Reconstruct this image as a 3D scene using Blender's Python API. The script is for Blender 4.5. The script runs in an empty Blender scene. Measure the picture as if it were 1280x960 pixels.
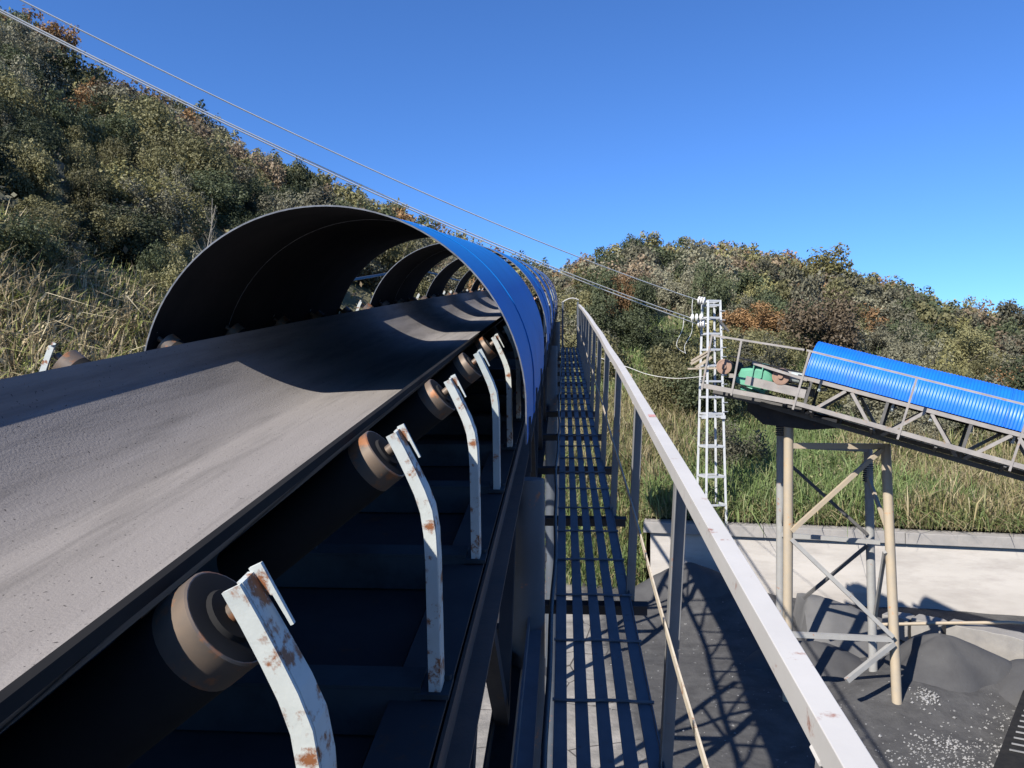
import bpy, math, random
import numpy as np
from mathutils import Matrix, Vector
random.seed(7); rng = np.random.default_rng(7)
S = bpy.context.scene
COL = S.collection
R = math.radians

# ------------------------------------------------------------------ camera, sky, sun, exposure
CAM = np.array([0., 0., 6.])
cd = bpy.data.cameras.new('camera'); cam = bpy.data.objects.new('camera', cd); COL.objects.link(cam)
cam.location = CAM; cam.rotation_euler = (R(90), 0, 0)
cd.sensor_fit = 'HORIZONTAL'; cd.sensor_width = 36; cd.lens = 36 * 995 / 1280
cd.clip_start = .02; cd.clip_end = 6000
S.camera = cam
SUN_AZ, SUN_EL = 41, 39            # heading of the light right of the view, and height of the sun
w = bpy.data.worlds.new('World'); S.world = w; w.use_nodes = True
nt = w.node_tree; nt.nodes.clear()
sky = nt.nodes.new('ShaderNodeTexSky'); sky.sky_type = 'NISHITA'; sky.sun_disc = False
sky.sun_elevation = R(SUN_EL); sky.sun_rotation = R(SUN_AZ + 180)
sky.altitude = 1500; sky.air_density = 1.0; sky.dust_density = .35; sky.ozone_density = 3.5
hs = nt.nodes.new('ShaderNodeMix'); hs.data_type = 'RGBA'; hs.blend_type = 'MULTIPLY'; hs.inputs[0].default_value = 1; hs.inputs[7].default_value = (.63, 1.02, 1.55, 1)
bg = nt.nodes.new('ShaderNodeBackground'); bg.inputs['Strength'].default_value = .067
wo = nt.nodes.new('ShaderNodeOutputWorld')
nt.links.new(sky.outputs[0], hs.inputs[6]); nt.links.new(hs.outputs[2], bg.inputs[0]); nt.links.new(bg.outputs[0], wo.inputs[0])
ld = bpy.data.lights.new('sun', 'SUN'); ld.energy = 5.0; ld.angle = R(.53); ld.color = (1, .95, .87)
sun = bpy.data.objects.new('sun', ld); COL.objects.link(sun)
ldir = Vector((math.sin(R(SUN_AZ)) * math.cos(R(SUN_EL)), math.cos(R(SUN_AZ)) * math.cos(R(SUN_EL)), -math.sin(R(SUN_EL))))
sun.rotation_euler = ldir.to_track_quat('-Z', 'Y').to_euler(); sun.location = (-20, -20, 30)
S.view_settings.view_transform = 'Standard'; S.view_settings.look = 'None'
S.view_settings.exposure = .9; S.view_settings.gamma = 1; S.view_settings.use_curve_mapping = False
S.cycles.use_denoising = True
S.cycles.max_bounces = 6; S.cycles.diffuse_bounces = 1; S.cycles.transparent_max_bounces = 4

# ------------------------------------------------------------------ materials
def mat(name, col, col2=None, scale=8, rough=.7, metal=0, rust=0, rust_scale=14, rust_col=(.16, .06, .025), bump=0, bump_scale=40,
        spots=0, spot_col=(.02, .02, .02), spot_scale=60, attr=None, trans=0, stretch=None, spec=.4, dirt=0, dirt_col=(.05, .045, .04), rnd=0):
    m = bpy.data.materials.new(name); m.use_nodes = True
    t = m.node_tree; N = t.nodes; L = t.links; N.clear()
    out = N.new('ShaderNodeOutputMaterial'); b = N.new('ShaderNodeBsdfPrincipled')
    b.inputs['Roughness'].default_value = rough; b.inputs['Metallic'].default_value = metal
    b.inputs['Specular IOR Level'].default_value = spec
    tc = N.new('ShaderNodeTexCoord'); co = tc.outputs['Object']
    if stretch:
        mp = N.new('ShaderNodeMapping'); mp.inputs['Scale'].default_value = stretch[0]
        if len(stretch) > 1: mp.vector_type = 'TEXTURE'; mp.inputs['Scale'].default_value = [1 / s for s in stretch[0]]; mp.inputs['Rotation'].default_value = stretch[1]
        L.new(co, mp.inputs[0]); co = mp.outputs[0]
    raw = tc.outputs['Object']
    def noise(sc, det=6, rg=.6, co_=None):
        n = N.new('ShaderNodeTexNoise'); n.inputs['Scale'].default_value = sc; n.inputs['Detail'].default_value = det
        n.inputs['Roughness'].default_value = rg; L.new(co_ or co, n.inputs['Vector']); return n.outputs['Fac']
    def ramp(src, a, bb):
        r = N.new('ShaderNodeMapRange'); r.inputs[1].default_value = a; r.inputs[2].default_value = bb; r.clamp = True
        L.new(src, r.inputs[0]); return r.outputs[0]
    def mix(f, a, bb, mode='MIX'):
        x = N.new('ShaderNodeMix'); x.data_type = 'RGBA'; x.blend_type = mode
        for v, k in ((f, 0), (a, 6), (bb, 7)):
            if isinstance(v, (int, float)): x.inputs[k].default_value = v
            elif isinstance(v, tuple): x.inputs[k].default_value = (*v, 1)
            else: L.new(v, x.inputs[k])
        return x.outputs[2]
    c = col
    if attr:
        at = N.new('ShaderNodeAttribute'); at.attribute_name = attr; c = at.outputs['Color']
    if col2: c = mix(ramp(noise(scale), .3, .7), c, col2)
    if dirt: c = mix(ramp(noise(scale * .37 + 1.3, 8, .7), .62 - .3 * dirt, .85 - .3 * dirt), c, dirt_col)
    if spots: c = mix(ramp(noise(spot_scale, 3, .5, raw), .78 - .2 * spots, .8 - .2 * spots), c, spot_col)
    rr = None
    if rust:
        rr = ramp(noise(rust_scale, 8, .68), .66 - .3 * rust, .74 - .3 * rust)
        c = mix(rr, c, mix(noise(rust_scale * 3), rust_col, tuple(k * 2.1 for k in rust_col)))
    if rnd:
        oi = N.new('ShaderNodeObjectInfo'); hv = N.new('ShaderNodeHueSaturation')
        mr = N.new('ShaderNodeMapRange'); L.new(oi.outputs['Random'], mr.inputs[0]); mr.inputs[3].default_value = 1 - rnd; mr.inputs[4].default_value = 1 + rnd
        L.new(mr.outputs[0], hv.inputs['Value'])
        if isinstance(c, tuple): hv.inputs['Color'].default_value = (*c, 1)
        else: L.new(c, hv.inputs['Color'])
        c = hv.outputs[0]
    if isinstance(c, tuple): b.inputs['Base Color'].default_value = (*c, 1)
    else: L.new(c, b.inputs['Base Color'])
    if bump:
        bp = N.new('ShaderNodeBump'); bp.inputs['Strength'].default_value = bump; bp.inputs['Distance'].default_value = .01
        L.new(noise(bump_scale, 8, .65, raw), bp.inputs['Height']); L.new(bp.outputs[0], b.inputs['Normal'])
    last = b.outputs[0]
    if trans:
        tr = N.new('ShaderNodeBsdfTranslucent'); ms = N.new('ShaderNodeMixShader'); ms.inputs[0].default_value = trans
        if isinstance(c, tuple): tr.inputs[0].default_value = (*c, 1)
        else: L.new(c, tr.inputs[0])
        L.new(last, ms.inputs[1]); L.new(tr.outputs[0], ms.inputs[2]); last = ms.outputs[0]
    L.new(last, out.inputs[0])
    return m

INC = (R(8.386), 0, R(-3.738))       # conveyor direction as a texture rotation
M = {}
M['belt'] = mat('dusty_rubber', (.175, .160, .150), (.220, .203, .191), 2.2, .82, bump=.3, bump_scale=150, spots=.5, spot_col=(.055, .05, .048), spot_scale=120, dirt=.45, dirt_col=(.115, .106, .10), stretch=((5, .35, 5), INC), spec=.06)
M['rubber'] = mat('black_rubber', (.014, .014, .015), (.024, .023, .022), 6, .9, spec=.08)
M['blue'] = mat('blue_coated_steel', (.005, .135, .42), (.007, .15, .48), 3, .5, dirt=.25, dirt_col=(.004, .075, .28), spec=.12)
M['bluec'] = mat('blue_corrugated_steel', (.006, .115, .56), (.010, .14, .60), 3, .38, spec=.4, dirt=.3, dirt_col=(.02, .10, .42))
M['hood_in'] = mat('coal_dusted_steel', (.016, .017, .020), (.024, .024, .027), 5, .95, spec=.03)
M['trim'] = mat('bare_steel_edge', (.10, .105, .12), (.20, .21, .23), 30, .5, .3)
M['mint'] = mat('pale_grey_green_paint', (.46, .48, .455), (.34, .365, .345), 12, .6, rust=.44, rust_scale=34, rust_col=(.13, .05, .02), bump=.1)
M['mintd'] = mat('pale_worn_paint', (.36, .40, .39), (.28, .31, .30), 12, .6, rust=.3, rust_scale=20, bump=.1)
M['dusty'] = mat('coal_dust_shade_blue_paint', (.04, .052, .062), (.026, .03, .034), 7, .85, spec=.12, dirt=.4, dirt_col=(.018, .018, .019))  # coal dust, darkened further to stand for the shade under the belt
M['roller'] = mat('rusty_roller_steel', (.17, .125, .09), (.085, .075, .068), 14, .5, .35, rust=.45, rust_scale=18, rust_col=(.17, .075, .035), spec=.4)
M['dark'] = mat('coal_blackened_steel', (.026, .028, .033), (.042, .042, .046), 6, .8, spec=.12, rust=.2, rust_scale=9, rust_col=(.045, .025, .018))
M['walk'] = mat('dark_blue_grey_paint', (.095, .108, .13), (.07, .08, .095), 9, .6, rust=.16, rust_scale=22, rust_col=(.05, .03, .025), bump=.08)
M['rusty'] = mat('brown_rust_steel', (.10, .065, .05), (.06, .045, .04), 9, .8, bump=.15)
M['rail'] = mat('pale_grey_rail_paint', (.435, .42, .40), (.385, .373, .356), 5, .55, rust=.13, rust_scale=17, rust_col=(.16, .09, .07), dirt=.12, dirt_col=(.40, .37, .36), bump=.06)
M['post'] = mat('post_paint', (.19, .187, .185), (.15, .148, .145), 7, .6, rust=.15, rust_scale=20)
M['knee'] = mat('weathered_flat_bar', (.52, .46, .36), (.40, .34, .26), 12, .6, rust=.3, rust_scale=22)
M['pipe'] = mat('grey_blue_column_paint', (.07, .08, .095), (.05, .056, .065), 4, .6, rust=.15)
M['cable'] = mat('black_cable', (.02, .024, .03), None, 8, .5)
M['steel2'] = mat('dusty_grey_steel', (.26, .24, .22), (.18, .165, .155), 5, .6, rust=.2, rust_scale=7, rust_col=(.16, .10, .06))
M['steel2d'] = mat('dark_dusty_steel', (.06, .057, .055), (.10, .095, .09), 5, .7)
M['leg2'] = mat('cream_pipe_paint', (.36, .29, .20), (.30, .255, .195), 4, .55, rust=.16, rust_scale=6, rust_col=(.25, .13, .06))
M['leg3'] = mat('grey_pipe_paint', (.27, .265, .25), (.22, .215, .205), 4, .6, rust=.15, rust_scale=6)
M['green'] = mat('mint_green_paint', (.11, .32, .21), (.08, .25, .17), 4, .5, dirt=.2, dirt_col=(.16, .25, .2))
M['rustdisc'] = mat('rusty_disc', (.26, .16, .11), (.20, .13, .10), 12, .75)
M['white'] = mat('galvanised_white', (.43, .44, .45), (.36, .37, .38), 6, .5)
M['wire'] = mat('aluminium_wire', (.62, .61, .57), None, 6, .4, .2)
M['ins'] = mat('insulator_glaze', (.60, .58, .55), None, 6, .3)
M['wood'] = mat('weathered_board', (.40, .33, .24), (.30, .25, .19), 6, .8)
M['plaster'] = mat('stained_white_plaster', (.43, .40, .365), (.34, .315, .285), .9, .85, dirt=.55, dirt_col=(.30, .275, .25), bump=.25, bump_scale=9, stretch=((.35, .35, 1.6),))
M['coping'] = mat('grey_concrete_coping', (.28, .26, .24), (.21, .20, .19), 3, .85, bump=.3, bump_scale=14)
M['block'] = mat('grey_concrete_block', (.24, .225, .205), (.18, .17, .16), 4, .9, bump=.5, bump_scale=16)
M['coal'] = mat('coal_dust', (.12, .117, .114), (.088, .086, .084), 1.7, .9, bump=.5, bump_scale=22, spots=.12, spot_col=(.2, .2, .2), spot_scale=40)
M['stone'] = mat('pale_rubble', (.24, .235, .23), (.13, .128, .125), 3, .85)
M['trunk'] = mat('grey_bark', (.10, .085, .065), (.07, .06, .05), 3, .9)
M['soil'] = mat('hillside_soil', (.10, .10, .05), (.14, .12, .065), .35, .95, dirt=.3, dirt_col=(.04, .042, .018))
M['leafmix'] = mat('leaf_mass', (.06, .07, .03), attr='tint', rough=.6, trans=.25, spec=.25)
M['grass'] = mat('grass_blades', (.1, .11, .04), attr='tint', rough=.6, trans=.3, spec=.25)
PAL = {'dark': (.085, .10, .050), 'olive': (.195, .182, .085), 'grey': (.205, .195, .13), 'lime': (.26, .24, .10), 'orange': (.31, .185, .085), 'brown': (.25, .19, .122)}
for k, c in PAL.items():
    M['leaf_' + k] = mat(k + '_leaves', c, tuple(v * .62 for v in c), 1.2, .6, trans=.25, spec=.25, rnd=.42)

# ------------------------------------------------------------------ mesh helpers
ORG = {}
def org(o): return np.array(ORG.get(o.name, (0, 0, 0)), float) if o is not None else np.zeros(3)
class MB:
    def __init__(s): s.v = []; s.f = []; s.mi = []
    def add(s, vs, fs, mi=0):
        b = len(s.v); s.v += [tuple(map(float, p)) for p in vs]
        s.f += [tuple(b + i for i in q) for q in fs]; s.mi += [mi] * len(fs); return s
    def frame(s, o, ax, ay, az, mi=0):                      # box: centre o, half axes
        o = np.array(o, float); ax, ay, az = (np.array(a, float) for a in (ax, ay, az))
        vs = [o + i * ax + j * ay + k * az for i in (-1, 1) for j in (-1, 1) for k in (-1, 1)]
        return s.add(vs, [(0, 1, 3, 2), (4, 6, 7, 5), (0, 4, 5, 1), (2, 3, 7, 6), (0, 2, 6, 4), (1, 5, 7, 3)], mi)
    def box(s, lo, hi, mi=0):
        lo = np.array(lo, float); hi = np.array(hi, float); h = (hi - lo) / 2
        return s.frame((lo + hi) / 2, (h[0], 0, 0), (0, h[1], 0), (0, 0, h[2]), mi)
    def bar(s, p, q, w_, h_, up=(0, 0, 1), mi=0):
        p = np.array(p, float); q = np.array(q, float); d = q - p; l = np.linalg.norm(d); d /= l
        up = np.array(up, float); sx = np.cross(d, up); sx /= np.linalg.norm(sx); u = np.cross(sx, d)
        return s.frame((p + q) / 2, sx * w_ / 2, d * l / 2, u * h_ / 2, mi)
    def loft(s, rings, closed=True, caps=True, mi=0):
        n = len(rings[0]); vs = [p for r in rings for p in r]; fs = []
        for i in range(len(rings) - 1):
            for j in range(n if closed else n - 1):
                k = (j + 1) % n; fs.append((i * n + j, i * n + k, (i + 1) * n + k, (i + 1) * n + j))
        if caps and closed: fs += [tuple(range(n - 1, -1, -1)), tuple((len(rings) - 1) * n + j for j in range(n))]
        return s.add(vs, fs, mi)
    def tube(s, pts, r, n=8, caps=True, mi=0):
        pts = [np.array(p, float) for p in pts]; rr = r if isinstance(r, (list, tuple)) else [r] * len(pts); rings = []
        for i, p in enumerate(pts):
            d = pts[min(i + 1, len(pts) - 1)] - pts[max(i - 1, 0)]; d /= np.linalg.norm(d)
            a = np.cross(d, (0, 0, 1) if abs(d[2]) < .9 else (0, 1, 0)); a /= np.linalg.norm(a); b = np.cross(a, d)
            rings.append([p + rr[i] * (a * math.cos(t) + b * math.sin(t)) for t in np.arange(n) * 2 * math.pi / n])
        return s.loft(rings, True, caps, mi)
    def lathe(s, c, ax, prof, n=20, mi=0):                  # prof: (offset along axis, radius)
        c = np.array(c, float); ax = np.array(ax, float); ax /= np.linalg.norm(ax)
        a = np.cross(ax, (0, 0, 1) if abs(ax[2]) < .9 else (0, 1, 0)); a /= np.linalg.norm(a); b = np.cross(ax, a)
        rings = [[c + ax * h + r * (a * math.cos(t) + b * math.sin(t)) for t in np.arange(n) * 2 * math.pi / n] for h, r in prof]
        return s.loft(rings, True, True, mi)
    def mesh(s, name, mats, o=(0, 0, 0), smooth=False):
        me = bpy.data.meshes.new(name); v = np.array(s.v) - np.array(o)
        me.from_pydata([tuple(p) for p in v], [], s.f)
        for m in (mats if isinstance(mats, (list, tuple)) else [mats]): me.materials.append(m)
        me.polygons.foreach_set('material_index', s.mi)
        if smooth:
            me.polygons.foreach_set('use_smooth', [True] * len(me.polygons))
            try: me.set_sharp_from_angle(angle=R(smooth if smooth > 1 else 40))
            except Exception: pass
        me.update(); return me
    def build(s, name, mats, parent=None, smooth=False, bevel=0):
        o = bpy.data.objects.new(name, s.mesh(name, mats, org(parent), smooth)); COL.objects.link(o)
        if parent is not None: o.parent = parent; ORG[o.name] = tuple(org(parent))
        if bevel:
            bv = o.modifiers.new('bevel', 'BEVEL'); bv.width = bevel; bv.segments = 2; bv.limit_method = 'ANGLE'; bv.angle_limit = R(40)
        return o
def tag(o, label=None, cat=None, group=None, kind=None):
    for k, v in (('label', label), ('category', cat), ('group', group), ('kind', kind)):
        if v: o[k] = v
    return o
def thing(name, loc, label, cat, group=None):
    o = bpy.data.objects.new(name, None); COL.objects.link(o); o.location = loc; ORG[o.name] = tuple(loc); o.empty_display_size = .2
    return tag(o, label, cat, group)
def place(name, me, parent, p, rot=None):                    # an object that shares a mesh, at world point p under an unrotated parent
    o = bpy.data.objects.new(name, me); COL.objects.link(o); o.parent = parent
    o.location = Vector(np.array(p) - org(parent)); ORG[o.name] = tuple(p)
    if rot is not None: o.rotation_euler = rot
    return o
def lin(a, b, n): return [a + (b - a) * i / (n - 1) for i in range(n)]

# main conveyor frame: X right, D along the belt, Z normal to it; the run flattens slightly uphill
az, el = R(3.738), R(8.386)
EC = np.array([math.sin(az) * math.cos(el), math.cos(az) * math.cos(el), math.sin(el)])
EX = np.cross(EC, (0, 0, 1)); EX /= np.linalg.norm(EX); EZ = np.cross(EX, EC)
CROT = Matrix((EX, EC, EZ)).transposed().to_euler()
def W(x, d, z): return CAM + EX * x + EC * d + EZ * (z - (.00087 * d * d if d > 0 else 0))
def sweep(mb, prof, ds, mi=0):
    return mb.loft([[W(x, d, z) for x, z in prof] for d in ds], True, True, mi)
def rect(x0, x1, z0, z1): return [(x0, z0), (x1, z0), (x1, z1), (x0, z1)]

# ------------------------------------------------------------------ terrain
def PX(x, y): return math.atan2(x - 640, 995), (480 - y) / math.hypot(995, x - 640)
_sk = [PX(*p) for p in ((-900, 60), (-300, -10), (0, 40), (40, 62), (90, 112), (130, 126), (190, 146), (240, 165), (300, 202), (370, 224), (420, 250), (490, 283), (560, 312), (620, 335), (690, 350), (740, 341), (800, 324), (900, 328), (940, 334), (1000, 349), (1060, 366), (1130, 377), (1170, 397), (1280, 424), (1400, 440), (1700, 455), (2600, 470))]
_th = np.array([a for a, _ in _sk]); _te = np.array([b for _, b in _sk])
WALL_A = np.array([3.84, 22.9]); WALL_D = np.array([13.25, 20.6]) - WALL_A; WALL_L = np.linalg.norm(WALL_D); WALL_D /= WALL_L
WALL_N = np.array([WALL_D[1], -WALL_D[0]])                   # towards the yard
def hash2(ix, iy): 
    v = np.sin(ix * 127.1 + iy * 311.7) * 43758.5453; return v - np.floor(v)
def vnoise(x, y):
    ix, iy = np.floor(x), np.floor(y); fx, fy = x - ix, y - iy; fx = fx * fx * (3 - 2 * fx); fy = fy * fy * (3 - 2 * fy)
    return (hash2(ix, iy) * (1 - fx) + hash2(ix + 1, iy) * fx) * (1 - fy) + (hash2(ix, iy + 1) * (1 - fx) + hash2(ix + 1, iy + 1) * fx) * fy
def toe(th):                                                 # range at which the hill begins
    dx, dy = np.sin(th), np.cos(th)
    # beyond the yard the foot follows the wall line, on the left it comes nearer
    den = dx * WALL_N[0] + dy * WALL_N[1]
    tw = (WALL_A @ WALL_N) / np.where(den > -.05, -.05, den)
    tw = np.clip(tw + .35, 10, 60)
    left = np.interp(th, [-1.5, -.75, -.5, -.3, -.12, 0], [10, 11.5, 13, 16, 20, 23])
    return np.where(th < 0, left, tw)
def height(x, y):
    x = np.asarray(x, float); y = np.asarray(y, float)
    th = np.arctan2(x, y); r = np.hypot(x, y)
    t0 = toe(th); Rr = np.interp(th, [-1.2, -.6, -.3, 0, .15, .6, 1.2], [105, 105, 112, 128, 132, 122, 110])
    zr = 6 + Rr * np.interp(th, _th, _te)
    wallside = th > WALL_TH
    b0 = np.where(wallside, 2.15, np.interp(r - t0, [-1, 0, 3.5], [-.6, -.3, 2.2]))
    k = np.clip((r - t0) / (Rr - t0), 0, 1)
    base = np.where(wallside, 2.15, 2.2)
    s = base + (zr - base) * (k * (1.12 - .12 * k))
    h = np.where((r - t0 < 3.5) & ~wallside, np.minimum(b0 + k * (zr - base), s), s)
    h = h - np.clip(r - Rr, 0, None) * .22
    bump = (vnoise(x * .11, y * .11) - .5) * 2.4 + (vnoise(x * .31 + 9, y * .31) - .5) * .9
    return h + bump * np.clip((r - t0) / 14, 0, 1)
WALL_TH = math.atan2(WALL_A[0] + .02, WALL_A[1])
ths = np.concatenate([np.linspace(-1.55, -.75, 40), np.linspace(-.74, WALL_TH - .0005, 120), np.linspace(WALL_TH + .0005, .8, 90), np.linspace(.81, 1.5, 25)])
fr = np.concatenate([np.linspace(0, 6, 20), np.geomspace(6.5, 240, 110)])
vs = []
for th in ths:
    r = float(toe(np.array(th))) + fr
    x = r * math.sin(th); y = r * math.cos(th); z = height(x, y)
    vs.append(np.stack([x, y, z], 1))
nr = len(fr); vs = np.concatenate(vs)
fs = [(i * nr + j, (i + 1) * nr + j, (i + 1) * nr + j + 1, i * nr + j + 1) for i in range(len(ths) - 1) for j in range(nr - 1)]
mb = MB(); mb.add(vs, fs); hill = mb.build('hillside_terrain', M['soil'], None, 60)
tag(hill, 'wooded hillside rising behind the yard and left of the conveyor', None, None, 'structure')

# yard ground: one sheet out to the horizon
gx = np.concatenate([[-3000, -400, -60], np.linspace(-20, 20, 150), [60, 400, 3000]]); gy = np.concatenate([[-3000, -300, -40], np.linspace(-6, 24, 120), [60, 400, 3000]])
XX, YY = np.meshgrid(gx, gy)
def gz(x, y):
    n = (vnoise(x * .7, y * .7) - .5) * .16 + (vnoise(x * 2.1, y * 2.1) - .5) * .07
    mound = .45 * np.exp(-(((x - 8.7) / 1.4) ** 2 + ((y - 16.2) / 1.0) ** 2)) + .3 * np.exp(-(((x - 10.3) / 1.6) ** 2 + ((y - 15.6) / .9) ** 2)) + .5 * np.exp(-(((x - 6.0) / 1.6) ** 2 + ((y - 20.5) / 1.8) ** 2)) + .28 * np.exp(-(((x - 7.6) / 1.3) ** 2 + ((y - 14.9) / 1.0) ** 2)) + .25 * np.exp(-(((x - 4.2) / 2.2) ** 2 + ((y - 21) / 1.6) ** 2))
    return np.where((np.abs(x) < 19) & (y > -5) & (y < 23.5), n + mound, 0)
ZZ = gz(XX, YY); nx = len(gx)
mb = MB(); mb.add(np.stack([XX.ravel(), YY.ravel(), ZZ.ravel()], 1), [(j * nx + i, j * nx + i + 1, (j + 1) * nx + i + 1, (j + 1) * nx + i) for j in range(len(gy) - 1) for i in range(nx - 1)])
def ground_mat():
    m = bpy.data.materials.new('yard_ground'); m.use_nodes = True; t = m.node_tree; N = t.nodes; L = t.links; b = N['Principled BSDF']; b.inputs['Roughness'].default_value = .92
    b.inputs['Specular IOR Level'].default_value = .2
    tc = N.new('ShaderNodeTexCoord'); sx = N.new('ShaderNodeSeparateXYZ'); L.new(tc.outputs['Object'], sx.inputs[0])
    def nz(sc, d=8, r=.65):
        n = N.new('ShaderNodeTexNoise'); n.inputs['Scale'].default_value = sc; n.inputs['Detail'].default_value = d; n.inputs['Roughness'].default_value = r; L.new(tc.outputs['Object'], n.inputs['Vector']); return n.outputs['Fac']
    def mr(s, a, c, lo=0, hi=1):
        r = N.new('ShaderNodeMapRange'); r.inputs[1].default_value = a; r.inputs[2].default_value = c; r.inputs[3].default_value = lo; r.inputs[4].default_value = hi; L.new(s, r.inputs[0]); return r.outputs[0]
    def mx(f, a, c):
        x = N.new('ShaderNodeMix'); x.data_type = 'RGBA'; L.new(f, x.inputs[0])
        for v, k in ((a, 6), (c, 7)):
            if isinstance(v, tuple): x.inputs[k].default_value = (*v, 1)
            else: L.new(v, x.inputs[k])
        return x.outputs[2]
    conc = mx(mr(nz(1.6), .35, .65), (.27, .25, .225), (.17, .16, .145))
    vo = N.new('ShaderNodeTexVoronoi'); vo.feature = 'DISTANCE_TO_EDGE'; vo.inputs['Scale'].default_value = .8; L.new(tc.outputs['Object'], vo.inputs['Vector'])
    crack = mr(vo.outputs['Distance'], .004, .016)
    conc = mx(crack, (.05, .045, .04), conc)
    coal = mx(mr(nz(2.2), .35, .7), (.048, .047, .047), (.085, .083, .081))
    coal = mx(mr(nz(7), .63, .72), coal, (.22, .215, .205))
    ad = N.new('ShaderNodeMath'); ad.operation = 'ADD'; L.new(sx.outputs[0], ad.inputs[0]); L.new(mr(nz(.5), 0, 1, -1.1, 1.1), ad.inputs[1])
    c = mx(mr(ad.outputs[0], 1.7, 2.3), conc, coal)
    L.new(c, b.inputs['Base Color'])
    bp = N.new('ShaderNodeBump'); bp.inputs['Strength'].default_value = .6; bp.inputs['Distance'].default_value = .05; L.new(nz(6, 10, .7), bp.inputs['Height']); L.new(bp.outputs[0], b.inputs['Normal'])
    return m
tag(mb.build('yard_ground', ground_mat(), None, 60), 'coal dusted yard ground with cracked pale concrete below the walkway', None, None, 'structure')

# ------------------------------------------------------------------ main conveyor
CX = -.765
conv = thing('belt_conveyor', tuple(W(CX, 3, -4.5)), 'large dusty grey belt conveyor with blue half-round hoods running uphill in the foreground', 'conveyor')
DS = [-5 + .25 * i for i in range(97)]
def mir(p): return [(2 * CX - x, z) for x, z in p]
# belt cross-section: flat middle and wings, smoothed
hw, flat, zt = .455, .17, -.232
base = []
for i in range(81):
    x = -hw + 2 * hw * i / 80
    a = max(0, abs(x) - flat); rr_ = .14
    if x >= 0: a = max(0, x - .12); zb_ = (a * a / (2 * rr_) if a < rr_ else a - rr_ / 2) * .86
    else:                                                     # steep left lip, shaped to shade itself into a dark edge strip
        e_ = -x; zb_ = .155 * (np.clip((e_ - .13) / .28, 0, 1) ** 1.6) + max(0, e_ - .41) * 1.7
    base.append((CX + x, zb_))
off = zt - base[-1][1]; base = [(x, z + off) for x, z in base]
prof = base + [(x, z - .010) for x, z in reversed(base)]
mb = MB(); sweep(mb, prof, DS); belt = mb.build('belt', M['belt'], conv, 50)
edge = MB(); xr = CX + hw
sweep(edge, [(xr - .004, zt - .0125), (xr + .002, zt - .0125), (xr + .0025, zt - .001), (xr - .003, zt + .0015)], DS)
edge.build('belt_edge', M['rubber'], conv)
mb = MB(); sweep(mb, rect(CX - .43, CX + .43, -1.05, -1.035), DS[::4]); mb.build('return_belt', M['rubber'], conv)
mb = MB(); sweep(mb, rect(CX - .55, CX + .475, -.712, -.706), DS[::4]); mb.build('deck_plate', M['dark'], conv)
for sgn in (1, -1):
    q = lambda p: p if sgn > 0 else mir(p)
    ch = [(-.262, -.642), (-.176, -.642), (-.176, -.648), (-.256, -.648), (-.256, -.74), (-.19, -.74), (-.19, -.746), (-.262, -.746)]
    mb = MB(); sweep(mb, q(ch), DS[::2]); mb.build('stringer', M['dark'], conv)
    mb = MB(); sweep(mb, q([(-.186, -.752), (-.143, -.752), (-.143, -.746), (-.180, -.746), (-.180, -.70), (-.186, -.70)]), DS[::2]); mb.build('edge_angle', M['rusty'], conv)
    mb = MB(); sweep(mb, q([(-.26, -1.66), (-.18, -1.66), (-.18, -1.652), (-.252, -1.652), (-.252, -1.58), (-.26, -1.58)]), DS[::4]); mb.build('lower_chord', M['dark'], conv)
    xx = -.222 if sgn > 0 else 2 * CX + .222
    for i in range(-3, 11):
        d0 = i * 1.5 + .4
        mb = MB(); mb.bar(W(xx, d0, -.75), W(xx, d0 + .75, -1.6), .05, .05, EX); mb.build('diagonal', M['dark'], conv)
        mb = MB(); mb.bar(W(xx, d0 + .75, -1.6), W(xx, d0 + 1.5, -.75), .05, .05, EX); mb.build('diagonal', M['dark'], conv)
for i in range(-3, 12):
    d0 = i * 1.5 + .4
    mb = MB(); mb.bar(W(-.25, d0, -1.63), W(2 * CX + .25, d0, -1.63), .06, .06, EZ); mb.build('cross_beam', M['dark'], conv)

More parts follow.
